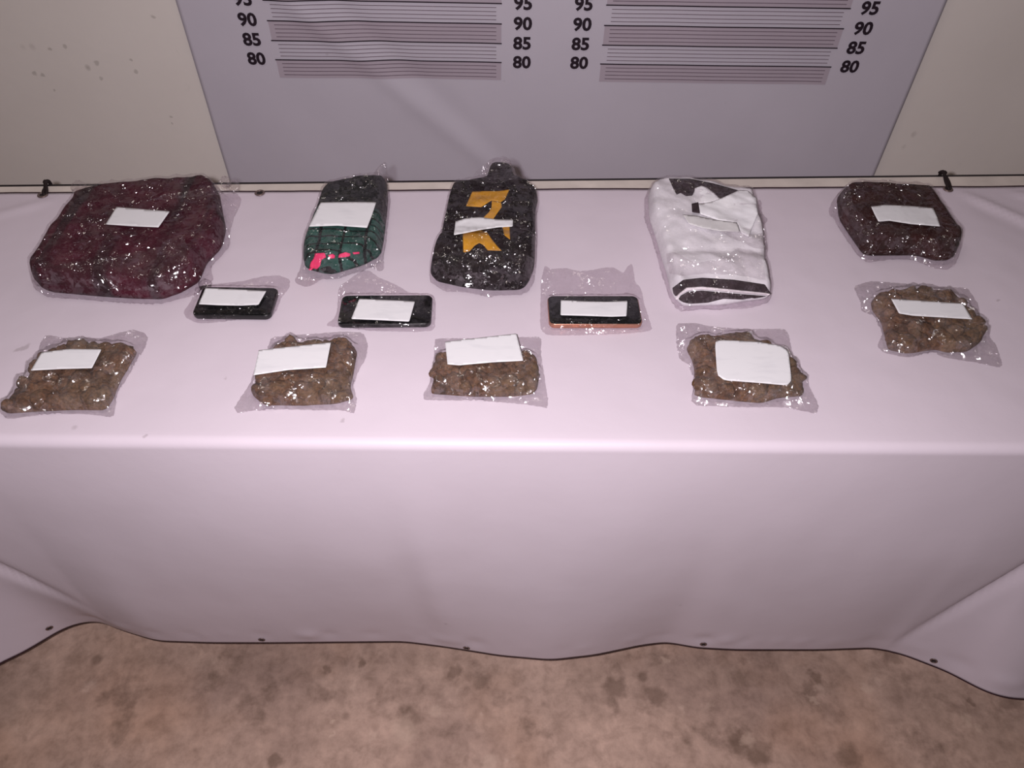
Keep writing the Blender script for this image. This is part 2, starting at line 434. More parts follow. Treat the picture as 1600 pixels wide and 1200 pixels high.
# ------------------------------------------------------------------ table
XL, XR = -1.25, 1.35
def interp(x, pts):
    if x <= pts[0][0]: return pts[0][1]
    for (a, b), (c, d) in zip(pts, pts[1:]):
        if x <= c: return b + (d - b) * (x - a) / (c - a)
    return pts[-1][1]
bk = [at_z(px, py, TZ) for px, py in ((0, 291), (100, 290.5), (370, 285.5), (500, 283.4), (825, 279.5), (1030, 276.8), (1380, 275.5), (1600, 275.3))]
bkx = np.array([p.x for p in bk]); bky = np.array([p.y for p in bk])
ka, kb = np.polyfit(bkx, bky, 1)
def yback(x): return ka * x + kb            # straight table edge
ce = [at_z(px, py, TZ) for px, py in ((0, 300.5), (100, 300), (365, 298.8), (500, 297.5), (840, 296), (1000, 295), (1440, 290.7), (1600, 290.3))]
cea, ceb = np.polyfit([p.x for p in ce], [p.y for p in ce], 1)
def ycloth(x): return min(cea * x + ceb, yback(x) - 0.012)
YF = at_z(800, 697, TZ).y                    # front face of the table top
table = bpy.data.objects.new('folding_table', None); COL.objects.link(table); table.location = (0.05, 1.0, 0)
tag(table, 'long cream-topped table under the white vinyl cloth', 'table')
def quadprism(pts, z0, z1):
    vs = [(x, y, z0) for x, y in pts] + [(x, y, z1) for x, y in pts]; n = len(pts)
    fs = [tuple(range(n - 1, -1, -1)), tuple(range(n, 2 * n))] + [(i, (i + 1) % n, n + (i + 1) % n, n + i) for i in range(n)]
    return vs, fs
vs, fs = quadprism([(XL, YF + .012), (XR, YF + .012), (XR, yback(XR)), (XL, yback(XL))], TZ - 0.032, TZ - 0.003)
mk('table_top', vs, fs, M['tabletop'], table, smooth=False)
e = 0.006
vs, fs = quadprism([(XL, yback(XL) + 0.0005), (XR, yback(XR) + 0.0005), (XR, yback(XR) + e), (XL, yback(XL) + e)], TZ - 0.034, TZ - 0.0025)
mk('edge_band', vs, fs, M['tabledge'], table, smooth=False)
for x in (XL + .08, XR - .08):
    for y in (YF + .09, yback(x) - .08):
        vs, fs = quadprism([(x - .016, y - .016), (x + .016, y - .016), (x + .016, y + .016), (x - .016, y + .016)], 0.0, TZ - 0.033)
        mk('leg', vs, fs, M['steel'], table, smooth=False)

# ------------------------------------------------------------------ vinyl cloth
LH = 0.635; RB = 0.016
hem_px = [(-60, 1075), (0, 1036), (30, 1024), (60, 1006), (100, 982), (130, 973), (155, 971), (190, 985), (245, 1002), (330, 1005), (420, 1005), (630, 1003),
          (700, 1012), (780, 1025), (860, 1032), (930, 1024), (1000, 1009), (1040, 1004), (1090, 1013), (1150, 1016), (1280, 1016),
          (1365, 1013), (1410, 1023), (1480, 1050), (1540, 1082), (1575, 1092), (1620, 1094), (1700, 1090)]
hem = []
for px, py in hem_px:
    lo, hi = -0.08, 0.30
    for _ in range(50):
        a = (lo + hi) / 2
        p = at_y(px, py, YF - a)
        zc = TZ - RB - math.sqrt(max(1e-4, (LH - RB) ** 2 - a * a))
        if p.z < zc: lo = a            # ray passes below the hem: bring the hem forward
        else: hi = a
    hem.append((at_y(px, py, YF - a).x, a))
hem.sort()
hx = np.array([h[0] for h in hem]); ha = np.array([h[1] for h in hem])
_hc = {}
def hem_a(x):
    if x in _hc: return _hc[x]
    s = 0; ws = 0
    for dx in (-.02, -.01, 0, .01, .02):
        wgt = 1.0 - abs(dx) * 25; s += wgt * float(np.interp(x + dx, hx, ha)); ws += wgt
    _hc[x] = s / ws
    return s / ws
def crease(pxs):
    r = []
    for px, py in pxs:
        p = at_y(px, py, YF - 0.01); r.append((p.x, (TZ - p.z) / LH))
    return sorted(r)
crL = crease([(-40, 868), (0, 888), (60, 918), (120, 947), (160, 968)])
crR = crease([(1640, 850), (1600, 872), (1540, 905), (1460, 950), (1400, 985), (1370, 1008)])
A0L = hem_a(crL[-1][0]); A0R = hem_a(crR[0][0])
def cloth_off(x, t):
    """how far the hanging front stands out at depth t (0 top .. 1 hem)"""
    a = hem_a(x)
    flare = 0.0; t0 = 1.0; a0 = a
    if x < crL[-1][0]: t0 = interp(x, crL); a0 = A0L; side = min(1, (crL[-1][0] - x) / .08)
    elif x > crR[0][0]: t0 = interp(x, crR); a0 = A0R; side = min(1, (x - crR[0][0]) / .08)
    else: side = 0.0
    o = a0 * t ** 1.7
    if side > 0:
        w_ = 0.09
        k = max(0.0, (t - t0) / (1 - t0 + 1e-6)) if t0 < .999 else 0.0
        # soft start of the flare
        k = 0.0 if t < t0 else (k * k / (2 * w_) if k < w_ else k - w_ / 2) / (1 - w_ / 2)
        o += (a - a0) * (k if t0 < .999 else t ** 8) - side * 0.010 * math.exp(-((t - t0 + .02) / .05) ** 2)
    env = math.sin(math.pi * min(1, t)) ** 0.8
    o += 0.020 * math.sin(math.pi * min(1, t))
    o += env * (0.012 * fbm(x * 2.0, t * 0.8, 5.0, 2) + 0.0012 * fbm(x * 8, t * 4, 8.0, 2))
    # shallow upright fold left of centre
    o += 0.007 * math.exp(-((x + 0.145 - 0.05 * t) / 0.03) ** 2) * env * t - 0.005 * t * math.exp(-((x + 0.19 - 0.05 * t) / 0.03) ** 2) * env
    o += 0.004 * math.exp(-((t - 0.93) / 0.03) ** 2) * fbm(x * 14, 2.0, 1.0, 2)
    return o
def top_relief(x, y):
    z = 0.0010 * fbm(x * 5, y * 5, 1.0, 3) + 0.0006 * fbm(x * 16, y * 16, 2.0, 2)
    # drag folds running from the right back eyelet and the left back eyelet
    for (ax, ay, bx, by, h, wd) in ((0.90, 1.335, 1.06, 1.17, 0.006, 0.012), (0.98, 1.34, 1.16, 1.25, 0.005, 0.012), (0.91, 1.29, 1.08, 1.10, -0.003, 0.012),
                                    (-0.98, 1.24, -1.2, 1.16, 0.004, 0.015), (-0.86, 1.26, -1.0, 1.18, 0.003, 0.012), (-0.36, 1.31, -0.28, 1.2, 0.0015, 0.012)):
        dx, dy = bx - ax, by - ay; t = max(0, min(1, ((x - ax) * dx + (y - ay) * dy) / (dx * dx + dy * dy)))
        q = math.hypot(x - ax - t * dx, y - ay - t * dy); z += h * math.exp(-(q / wd) ** 2) * (1 - 0.3 * t) * min(1, t * 3) * max(0.0, min(1, (ycloth(x) - y) / .03))
    return max(z, -0.0012)
def cloth_pt(x, s):
    """s in 0..3 : 0-1 table top back to front, 1-2 bend, 2-3 hanging front"""
    if s <= 1:
        y0 = ycloth(x); y = y0 + (YF + RB - y0) * s
        f = min(1, (1 - s) * 8)
        return Vector((x, y, TZ + top_relief(x, y) * f))
    if s <= 2:
        a = (s - 1) * math.pi / 2
        return Vector((x, YF + RB - RB * math.sin(a), TZ - RB + RB * math.cos(a)))
    t = s - 2
    L = LH - RB; a = cloth_off(x, t)
    ah = hem_a(x)
    zl = L * t + (math.sqrt(max(1e-4, L * L - ah * ah)) - L) * t ** 2
    return Vector((x, YF - a, TZ - RB - zl))
ss = [i / 60 for i in range(61)] + [1 + i / 8 for i in range(1, 9)] + [2 + i / 80 for i in range(1, 81)]
NXC = 300
xs = [XL - .01 + (XR - XL + .02) * i / NXC for i in range(NXC + 1)]
cv = [cloth_pt(x, s) for x in xs for s in ss]
fcs = grid_faces(len(xs), len(ss))
cloth = mk('vinyl_tablecloth', cv, [tuple(reversed(f)) for f in fcs], M['cloth'], loc=(0.05, YF, TZ))
so = cloth.modifiers.new('thickness', 'SOLIDIFY'); so.thickness = 0.0012; so.offset = -1
tag(cloth, 'white vinyl banner spread over the table as a cloth hanging in front', 'tablecloth')
def off_n(p, q, d): return p + q.normalized() * d
def trim(sa, sb, lift):
    vs = []
    for x in xs:
        for s in (sa, sb):
            p = cloth_pt(x, s)
            e1 = cloth_pt(x + .004, s) - cloth_pt(x - .004, s)
            sc = min(max(s, 0.003), 2.997)
            e2 = cloth_pt(x, sc + .003) - cloth_pt(x, sc - .003)
            n = e2.cross(e1)
            vs.append(p + n.normalized() * lift)
    return vs, [tuple(reversed(f)) for f in grid_faces(len(xs), 2)]
vs, fs = trim(0.0, 0.0055, 0.0008); mk('edge_trim', vs, fs, M['trim'], cloth)
vs, fs = trim(2.9935, 3.0, 0.0008); mk('edge_trim', vs, fs, M['trim'], cloth)

def grommet(c, n, r=0.0085, parent=cloth):
    n = n.normalized(); a = n.orthogonal().normalized(); b = n.cross(a)
    vs, fs = [], []; N, K = 24, 8; tube = r * 0.30
    for i in range(N):
        th = 2 * math.pi * i / N; d = a * math.cos(th) + b * math.sin(th)
        for k in range(K):
            ph = 2 * math.pi * k / K
            vs.append(c + d * (r + tube * math.cos(ph)) + n * (tube * 0.6 * math.sin(ph) + 0.001))
    for i in range(N):
        for k in range(K):
            fs.append((i * K + k, ((i + 1) % N) * K + k, ((i + 1) % N) * K + (k + 1) % K, i * K + (k + 1) % K))
    g = mk('grommet', vs, fs, M['grommet'], parent)
    dv = [c + (a * math.cos(2 * math.pi * i / N) + b * math.sin(2 * math.pi * i / N)) * r * .95 + n * .0012 for i in range(N)]
    h = mk('eyelet_hole', dv, [tuple(range(N))], M['hole'], g, smooth=False)
    return g
gtop = [(67, 305), (406, 302), (1481, 296)]
for px, py in gtop:
    grommet(at_z(px, py, TZ + .001), Vector((0, 0, 1)), 0.0078)
cbv = BVHTree.FromPolygons([tuple(v) for v in cv], fcs)
for px, py in ((77, 981), (409, 999), (729, 1012), (1099, 1006), (1459, 1032)):
    h = cbv.ray_cast(CAM, ray(px, py).normalized())
    if h[0] is None: h = cbv.ray_cast(CAM, ray(px, py - 5).normalized())
    if h[0] is not None:
        n = h[1] if h[1].y < 0 else -h[1]
        grommet(h[0], n, 0.0055)

def tube_mesh(pts, r, K=8):
    vs, fs = [], []
    for i, p in enumerate(pts):
        t = (pts[min(i + 1, len(pts) - 1)] - pts[max(i - 1, 0)]).normalized(); a = t.orthogonal().normalized(); b = t.cross(a)
        for k in range(K):
            th = 2 * math.pi * k / K; vs.append(p + a * r * math.cos(th) + b * r * math.sin(th))
    for i in range(len(pts) - 1):
        for k in range(K):
            fs.append((i * K + k, i * K + (k + 1) % K, (i + 1) * K + (k + 1) % K, (i + 1) * K + k))
    fs += [tuple(range(K - 1, -1, -1)), tuple((len(pts) - 1) * K + k for k in range(K))]
    return vs, fs
def smooth_path(p, n=6):
    out = []
    for i in range(len(p) - 1):
        p0, p1, p2, p3 = p[max(i - 1, 0)], p[i], p[i + 1], p[min(i + 2, len(p) - 1)]
        for k in range(n):
            t = k / n
            out.append(0.5 * ((2 * p1) + (p2 - p0) * t + (2 * p0 - 5 * p1 + 4 * p2 - p3) * t * t + (3 * p1 - p0 - 3 * p2 + p3) * t ** 3))
    return out + [p[-1]]
for (px, py), (qx, qy), lab in (((67, 304), (69, 289), 'short black cord tying the left back eyelet beside the maroon bundle'),
                                ((1482, 295), (1477, 273), 'short black cord tying the right back eyelet by the dark brown bundle')):
    a = at_z(px, py, TZ + .003); b = at_z(qx, qy, TZ + .006); yb = yback(b.x)
    b.y = yb + .004
    path = smooth_path([a + Vector((.002, 0, -.004)), a + Vector((0, .005, .002)), (a + b) / 2 + Vector((0, 0, -.001)), b + Vector((0, -.002, .0)), b + Vector((0, .006, -.006)), b + Vector((0, .006, -.03))])
    vs, fs = tube_mesh(path, 0.0034)
    path2 = smooth_path([a + Vector((.005, 0, -.003)), a + Vector((.005, .008, .002)), (a + b) / 2 + Vector((.003, 0, .001)), b + Vector((-.003, -.002, .001)), b + Vector((-.003, .007, -.006))])
    v2, f2_ = tube_mesh(path2, 0.003)
    k = len(vs); vs += v2; fs += [tuple(i + k for i in f) for f in f2_]
    kb_ = b + Vector((0, -.004, .001))
    tie = mk('cord_tie', vs, fs, M['tie'], loc=(a.x, a.y, TZ))
    tag(tie, lab, 'cord', 'cords tying the cloth to the table edge')
    v3, f3_ = [], []
    for i in range(7):
        for j in range(12):
            ph = math.pi * i / 6; th = 2 * math.pi * j / 12
            v3.append(kb_ + Vector((math.sin(ph) * math.cos(th) * .0055, math.sin(ph) * math.sin(th) * .006, math.cos(ph) * .004)))
    f3_ = [(i * 12 + j, (i + 1) * 12 + j, (i + 1) * 12 + (j + 1) % 12, i * 12 + (j + 1) % 12) for i in range(6) for j in range(12)]
    mk('knot', v3, f3_, M['tie'], tie)

# ------------------------------------------------------------------ polygons, sheets
def CR(pts, ox, oy, s): return [(ox + x * s, oy + y * s) for x, y in pts]

def resample(P, step, rounding=1):
    """closed polygon (list of (x,y) or (x,y,z)) -> numpy, corners softened"""
    P = np.array(P, float)
    for _ in range(rounding):
        Q = []
        for i in range(len(P)):
            a, b = P[i], P[(i + 1) % len(P)]; Q += [a * .87 + b * .13, a * .13 + b * .87]
        P = np.array(Q)
    seg = np.linalg.norm(np.roll(P, -1, 0)[:, :2] - P[:, :2], axis=1); tot = seg.sum()
    n = max(12, int(tot / step)); cum = np.concatenate([[0], np.cumsum(seg)]); Pc = np.vstack([P, P[:1]])
    ts = np.linspace(0, tot, n, endpoint=False)
    return np.stack([np.interp(ts, cum, Pc[:, k]) for k in range(P.shape[1])], 1)

def sdist(pts, poly):
    """signed distance (positive inside), nearest point"""
    pts = np.asarray(pts, float)[:, :2]; A = np.asarray(poly, float)[:, :2]; B = np.roll(A, -1, 0)
    AB = B - A; L2 = (AB ** 2).sum(1) + 1e-18
    D = np.empty(len(pts)); near = np.empty((len(pts), 2)); dy = B[:, 1] - A[:, 1]; dy = np.where(np.abs(dy) < 1e-15, 1e-15, dy)
    for c0 in range(0, len(pts), 2000):
        p = pts[c0:c0 + 2000]; pa = p[:, None, :] - A[None]
        t = np.clip((pa * AB).sum(2) / L2, 0, 1); q = A + t[..., None] * AB
        d2 = ((p[:, None, :] - q) ** 2).sum(2); k = d2.argmin(1); r_ = np.arange(len(p))
        near[c0:c0 + 2000] = q[r_, k]; d = np.sqrt(d2[r_, k])
        cr = (A[:, 1] > p[:, 1:2]) != (B[:, 1] > p[:, 1:2])
        xi = AB[:, 0] * (p[:, 1:2] - A[:, 1]) / dy + A[:, 0]
        ins = ((cr & (p[:, 0:1] < xi)).sum(1) % 2) == 1
        D[c0:c0 + 2000] = np.where(ins, d, -d)
    return D, near

def fill(poly, step, rings=(), seed=1, jit=0.35):
    """constrained triangulation of a polygon with interior points; returns pts(n,2), tris, dist"""
    r = np.random.RandomState(seed)
    poly = np.asarray(poly, float)[:, :2]
    lo, hi = poly.min(0), poly.max(0)
    gx, gy = np.meshgrid(np.arange(lo[0], hi[0], step), np.arange(lo[1], hi[1], step * .866))
    gx[1::2] += step / 2
    g = np.stack([gx.ravel(), gy.ravel()], 1); g += r.uniform(-jit, jit, g.shape) * step
    d, _ = sdist(g, poly); m = (max(rings) if rings else 0) + step * .5
    g = g[d > m]
    inner = [g]
    area = 0.5 * np.sum(poly[:, 0] * np.roll(poly[:, 1], -1) - np.roll(poly[:, 0], -1) * poly[:, 1])
    tan = np.roll(poly, -1, 0) - np.roll(poly, 1, 0); tan /= np.linalg.norm(tan, axis=1)[:, None] + 1e-12
    nrm = np.stack([-tan[:, 1], tan[:, 0]], 1) * (1 if area > 0 else -1)
    for q in rings:
        c = poly + nrm * q; dc, _ = sdist(c, poly); inner.append(c[dc > q * .75])
    allp = np.vstack([poly] + inner); n = len(poly)
    edges = [(i, (i + 1) % n) for i in range(n)]
    if area < 0: face = [list(range(n - 1, -1, -1))]
    else: face = [list(range(n))]
    vo, eo, fo, *_ = delaunay_2d_cdt([Vector(p) for p in allp], edges, face, 1, 1e-6)
    V = np.array([tuple(v) for v in vo]); T = [tuple(f) for f in fo]
    d, _ = sdist(V, poly); d = np.abs(d); d[d < 1e-5] = 0
    return V, T, d

def boundary_edges(T):
    cnt = {}
    for f in T:
        for i in range(len(f)):
            a, b = f[i], f[(i + 1) % len(f)]
            k = (min(a, b), max(a, b)); cnt.setdefault(k, []).append((a, b))
    return [v[0] for v in cnt.values() if len(v) == 1]

def shell(V, T, zt, zb):
    """closed body from a triangulated outline with top and bottom heights"""
    n = len(V)
    vs = [(V[i, 0], V[i, 1], zt[i]) for i in range(n)] + [(V[i, 0], V[i, 1], zb[i]) for i in range(n)]
    fs = [tuple(f) for f in T] + [tuple(n + k for k in reversed(f)) for f in T]
    for a, b in boundary_edges(T): fs.append((b, a, n + a, n + b))
    return vs, fs

def lap(T, n):
    e = set()
    for f in T:
        for i in range(len(f)):
            a, b = f[i], f[(i + 1) % len(f)]; e.add((a, b)); e.add((b, a))
    e = np.array(list(e)); return e[:, 0], e[:, 1], np.maximum(np.bincount(e[:, 0], minlength=n), 1)

def unproj_outline(px, h, front=0.25, back=0.75, ylim=True):
    ys = [p[1] for p in px]; y0, y1 = min(ys), max(ys); out = []
    for x, y in px:
        k = (y1 - y) / (y1 - y0); z = h * (front + (back - front) * k)
        p = at_z(x, y, TZ + z); raised = 0.0
        while p.y > yback(p.x) - .002 and z < .14:
            z += .002; p = at_z(x, y, TZ + z); raised = z
        out.append((p.x, p.y, raised))
    return out

def drape(px, py, bvh, z_guess):
    h = bvh.ray_cast(CAM, ray(px, py).normalized())
    if h[0] is not None: return h[0], h[1]
    return at_z(px, py, TZ + z_guess), Vector((0, 0, 1))

def patch(name, px_poly, bvh, zg, mat, parent, lift=0.0012, thick=0.0006, step=3.0, rounding=0, flat=0.0, seed=3):
    """a printed shape or sheet laid on a surface; outline given as it is seen"""
    P = resample(px_poly, step, rounding)
    V, T, d = fill(P, step, (), seed, 0.1)
    pts, nrm = [], []
    for x, y in V:
        p, n = drape(x, y, bvh, zg); pts.append(np.array(p)); nrm.append(n)
    pts = np.array(pts)
    if flat >= .97:   # stiff paper resting on the high spots: a true plane
        up_ = pts[pts[:, 2] > TZ + .55 * (pts[:, 2].max() - TZ)]
        A = np.c_[up_[:, :2], np.ones(len(up_))]; co, *_ = np.linalg.lstsq(A, up_[:, 2], rcond=None)
        co[0] *= .6; co[1] *= .6; co[2] = np.mean(up_[:, 2] - up_[:, :2] @ co[:2])
        cam_ = np.array(CAM); rays = np.array([tuple(ray(x, y)) for x, y in V])
        for _ in range(4):
            k = (co[2] + cam_[:2] @ co[:2] - cam_[2]) / (rays[:, 2] - rays[:, :2] @ co[:2])
            pts = cam_ + rays * k[:, None]; lack = -1.0
            for p in pts:
                q = bvh.ray_cast(Vector((p[0], p[1], 2)), Vector((0, 0, -1)))
                if q[0] is not None: lack = max(lack, q[0].z - p[2])
            if _ < 3: co[2] += lack
    elif flat > 0:    # stiff paper: blend towards its best plane, but never under the surface
        A = np.c_[pts[:, :2], np.ones(len(pts))]; co, *_ = np.linalg.lstsq(A, pts[:, 2], rcond=None)
        pl = A @ co; zz = pts[:, 2] * (1 - flat) + pl * flat
        zz += max(0.0, np.percentile(pts[:, 2] - zz, 100 if flat > .9 else 97))
        dz = zz - pts[:, 2]
        # slide along the view ray so that it keeps its place
        for i in range(len(pts)):
            r_ = pts[i] - np.array(CAM); r_ = r_ / r_[2]; pts[i] = pts[i] + r_ * dz[i]
    up = pts + np.array([0, 0, lift + thick]); dn = pts + np.array([0, 0, lift])
    n = len(pts)
    # pixel space is mirrored in y: flip winding
    fs = [tuple(reversed(f)) for f in T] + [tuple(n + k for k in f) for f in T] + [(a, b, n + b, n + a) for a, b in boundary_edges(T)]
    return mk(name, [tuple(v) for v in up] + [tuple(v) for v in dn], fs, mat, parent)

def clampin(P, film, m):
    P = np.asarray(P, float).copy(); d, near = sdist(P, film); c = film[:, :2].mean(0)
    for i in range(len(P)):
        if d[i] < m:
            v = c - near[i]; v /= np.linalg.norm(v); P[i, :2] = near[i] + v * m
    return P

def body(name, outline, h, mat, relief, wd=0.014, step=0.006, seed=1, zlow=0.35, loc=None, parent=None):
    P = resample(outline, step * .8, 1)
    V, T, d = fill(P, step, (0.002, 0.005, 0.009), seed)
    t = np.clip(d / wd, 0, 1); prof = 1 - (1 - t) ** 3
    c = P[:, :2].mean(0)
    hh = np.array([h * (1 + relief(x - c[0], y - c[1])) for x, y in V])
    zt = TZ + 0.0025 + hh * (zlow + (1 - zlow) * prof)
    zb = TZ + 0.0022 + h * zlow * (1 - prof) * .8
    # layer creases along the sides come from the rounded rim
    vs, fs = shell(V, T, zt, zb)
    o = mk(name, vs, fs, mat, parent, loc=(c[0], c[1], TZ) if parent is None else None)
    return o, BVHTree.FromPolygons(vs, [tuple(f) for f in fs]), P

def film_sheet(name, outline, bvh, h, mat, crinkle=0.0014, step=0.005, seed=5, iters=14, cs=70.0, rise=None, content=None, edge=0.0015, folds=10):
    raised = np.array([p[2] for p in outline])
    P = resample(outline, step * .8, 1)
    r = np.random.RandomState(seed)
    P[:, :2] += r.uniform(-.0008, .0008, (len(P), 2))
    V, T, d = fill(P, step, (step * .5,), seed)
    n = len(V); raw = np.zeros(n)
    for i, (x, y) in enumerate(V):
        hmax = 0
        for dx, dy in ((0, 0), (.003, 0), (-.003, 0), (0, .003), (0, -.003)):
            q = bvh.ray_cast(Vector((x + dx, y + dy, 2)), Vector((0, 0, -1)))
            if q[0] is not None: hmax = max(hmax, q[0].z - TZ)
        raw[i] = hmax
    # heights carried by the free rim (where the bag stands up over the table edge)
    zr = np.zeros(n)
    if raised.max() > 0:
        nb_ = []
        for i in range(n):
            dd = np.hypot(P[:, 0] - V[i, 0], P[:, 1] - V[i, 1]); j = int(dd.argmin())
            zr[i] = max(0, P[j, 2] - dd[j] * 0.6) if P[j, 2] > 0 else 0
    low = np.maximum(np.where(raw > 0, raw + 0.0018, edge), zr)
    isb = d == 0
    if content is not None:
        dc, _ = sdist(V, content)
        low = np.where(isb, np.maximum(zr, np.maximum(edge, .30 * h * np.exp(-np.clip(-dc, 0, 1) / .008))), low)
    z = low.copy(); ea, eb, deg = lap(T, n)
    for _ in range(iters):
        av = np.bincount(ea, z[eb], n) / deg
        z = np.where(isb, z, np.maximum(low, z * .3 + av * .7))
    smooth_z = z.copy()
    fade = np.clip(d / .012, 0.15, 1)
    cr = np.array([0.6 * ridge(x * cs, y * cs, seed) + 0.4 * ridge(x * cs * 2.3, y * cs * 2.3, seed + 9.0) for x, y in V])
    cr = np.clip(cr, -.4, 1)
    cen = P[:, :2].mean(0); fold = np.zeros(n)
    for _ in range(folds):
        q0 = P[r.randint(len(P)), :2]; dv = cen - q0; dv /= np.linalg.norm(dv)
        an = r.uniform(-.7, .7); dv = np.array([dv[0] * math.cos(an) - dv[1] * math.sin(an), dv[0] * math.sin(an) + dv[1] * math.cos(an)])
        q0 = q0 + dv * r.uniform(.002, .03); ln = r.uniform(.02, .06)
        tt = np.clip((V - q0) @ dv, 0, ln); dd = np.linalg.norm(V - q0 - tt[:, None] * dv, axis=1)
        fold = np.maximum(fold, r.uniform(.0014, .0032) * np.exp(-(dd / .0024) ** 2))
    z = np.maximum(low, z + crinkle * fade * (cr + .3) * np.where(raw > 0, 1.0, 1.5) + fold * fade)
    zb = np.where(raw > 0, 0.0010, np.minimum(smooth_z * .5, .004)); zb = np.where(isb, np.maximum(z - .0008, 0.0006), zb)
    zb = np.minimum(zb, z - .0004); zb = np.maximum(zb, .0004)
    if zr.max() > 0: zb = np.where(zr > 0.01, np.maximum(zb, np.where(raw > 0, zb, z - .002)), zb)
    vs, fs = shell(V, T, TZ + z, TZ + zb)
    c = P[:, :2].mean(0)
    o = mk(name, vs, fs, mat, loc=(c[0], c[1], TZ))
    sb = BVHTree.FromPolygons([(V[i, 0], V[i, 1], TZ + max(z[i], smooth_z[i])) for i in range(n)], [tuple(f) for f in T])
    return o, sb

def film_flap(px_poly, sb, zg, mat, parent, amp=0.004, seed=11, lift=0.002, name='folded_flap'):
    P = resample(px_poly, 3.2, 0); V, T, d = fill(P, 3.2, (), seed, .35); vs = []
    for (x, y), dd in zip(V, d):
        p, n = drape(x, y, sb, zg)
        k = amp * (0.5 + 0.5 * ridge(p.x * 60, p.y * 60, seed)) + (0.003 * math.exp(-dd / 3.0))
        vs.append(tuple(p + Vector((0, 0, lift + max(0, k)))))
    return mk(name, vs, [tuple(reversed(f)) for f in T], mat, parent)

# ------------------------------------------------------------------ wrapped clothes
def wrap(fp, gp, h, film_mat, gname, gmat, relief, glabel, gcat, blabel, front=.25, back=.75, crinkle=.0016, seed=1, wd=.014, cs=70.0):
    fo = unproj_outline(fp, h, front, back)
    F = resample(fo, .004, 1)
    go = unproj_outline(gp, h, front, back)
    go = clampin(np.array(go), F, .004)
    g, gb, GP = body(gname, go[:, :2], h, gmat, relief, wd, seed=seed)
    tag(g, glabel, gcat)
    b, sb = film_sheet('clear_plastic_bag', fo, gb, h, film_mat, crinkle, step=.004, seed=seed + 3, content=GP, cs=cs, folds=30)
    tag(b, blabel, 'plastic bag', 'clear plastic evidence bags')
    return g, gb, b, sb

# 1 maroon bundle
s, ox, oy = .2625, 0, 240
f1p = CR([(175, 740), (200, 660), (300, 470), (350, 380), (405, 250), (422, 190), (440, 160), (500, 160), (520, 180), (650, 160), (1000, 140), (1220, 130), (1290, 150),
          (1330, 145), (1380, 140), (1410, 180), (1400, 230), (1370, 290), (1350, 400), (1350, 500), (1290, 580), (1250, 610), (1240, 660), (1260, 700), (1210, 760),
          (1160, 800), (1100, 830), (960, 875), (780, 870), (560, 855), (370, 842), (260, 830), (185, 775)], ox, oy, s)
g1p = CR([(190, 735), (260, 580), (340, 450), (430, 330), (445, 270), (560, 212), (650, 185), (1000, 158), (1220, 148), (1290, 190), (1310, 300), (1335, 420), (1315, 520),
          (1230, 620), (1190, 740), (1080, 815), (960, 862), (780, 858), (560, 842), (260, 812)], ox, oy, s)
def rel1(x, y):
    u = x * .9 + y * .44
    return .10 * fbm(u * 22, y * 4, 1.0, 3) + .10 * fbm(x * 9, y * 9, 4.0, 3) - .10 * math.exp(-((u + .01) / .018) ** 2) - .06 * math.exp(-((u - .10) / .02) ** 2)
g1, gb1, b1, sb1 = wrap(f1p, g1p, .050, M['film_tight'], 'folded_sweater', M['maroon'], rel1,
    'maroon folded garment with dark stripes, the widest bundle on the table', 'clothing',
    'large clear crinkled bag wrapped around the maroon garment', seed=1)
patch('label', CR([(695, 322), (850, 335), (1012, 348), (945, 443), (790, 436), (630, 425)], ox, oy, s), sb1, .05, M['label'], b1, flat=.85)
film_flap(CR([(250, 640), (340, 690), (640, 640), (940, 580), (1010, 530), (1090, 505), (1115, 560), (1135, 760), (1140, 790), (960, 845), (560, 825), (270, 800)], ox, oy, s), sb1, .03, M['film_tight'], b1)
film_flap(CR([(850, 310), (1000, 270), (1200, 240), (1310, 200), (1330, 160), (1380, 160), (1385, 220), (1330, 270), (1200, 280), (1000, 300)], ox, oy, s), sb1, .045, M['film_tight'], b1, .006, 17)

def twist(px, py, z, r, parent, seed):
    """gathered, knotted corner of a film bag"""
    c = at_z(px, py, TZ + z); vs = []
    for v in IV0:
        q = Vector(v); q *= 0.75 + .5 * abs(noise.noise(q * 2.2 + Vector((seed, 0, 0)))) + .25 * ridge(q.x * 3, q.y * 3, q.z * 3 + seed) * .5
        vs.append(c + Vector((q.x * r, q.y * r * 1.1, max(q.z * r * .9, .002 - z))))
    return mk('gathered_corner', vs, IF0, M['film_tight'], parent)
def ico():
    bm = bmesh.new(); bmesh.ops.create_icosphere(bm, subdivisions=3, radius=1.0)
    v = [tuple(x.co) for x in bm.verts]; f = [tuple(x.index for x in p.verts) for p in bm.faces]; bm.free(); return v, f
IV0, IF0 = ico()
twist(364, 291, .035, .013, b1, 1.0); twist(352, 284, .042, .011, b1, 2.0); twist(123, 293, .022, .014, b1, 3.0); twist(320, 445, .012, .011, b1, 4.0); twist(62, 438, .012, .010, b1, 5.0)

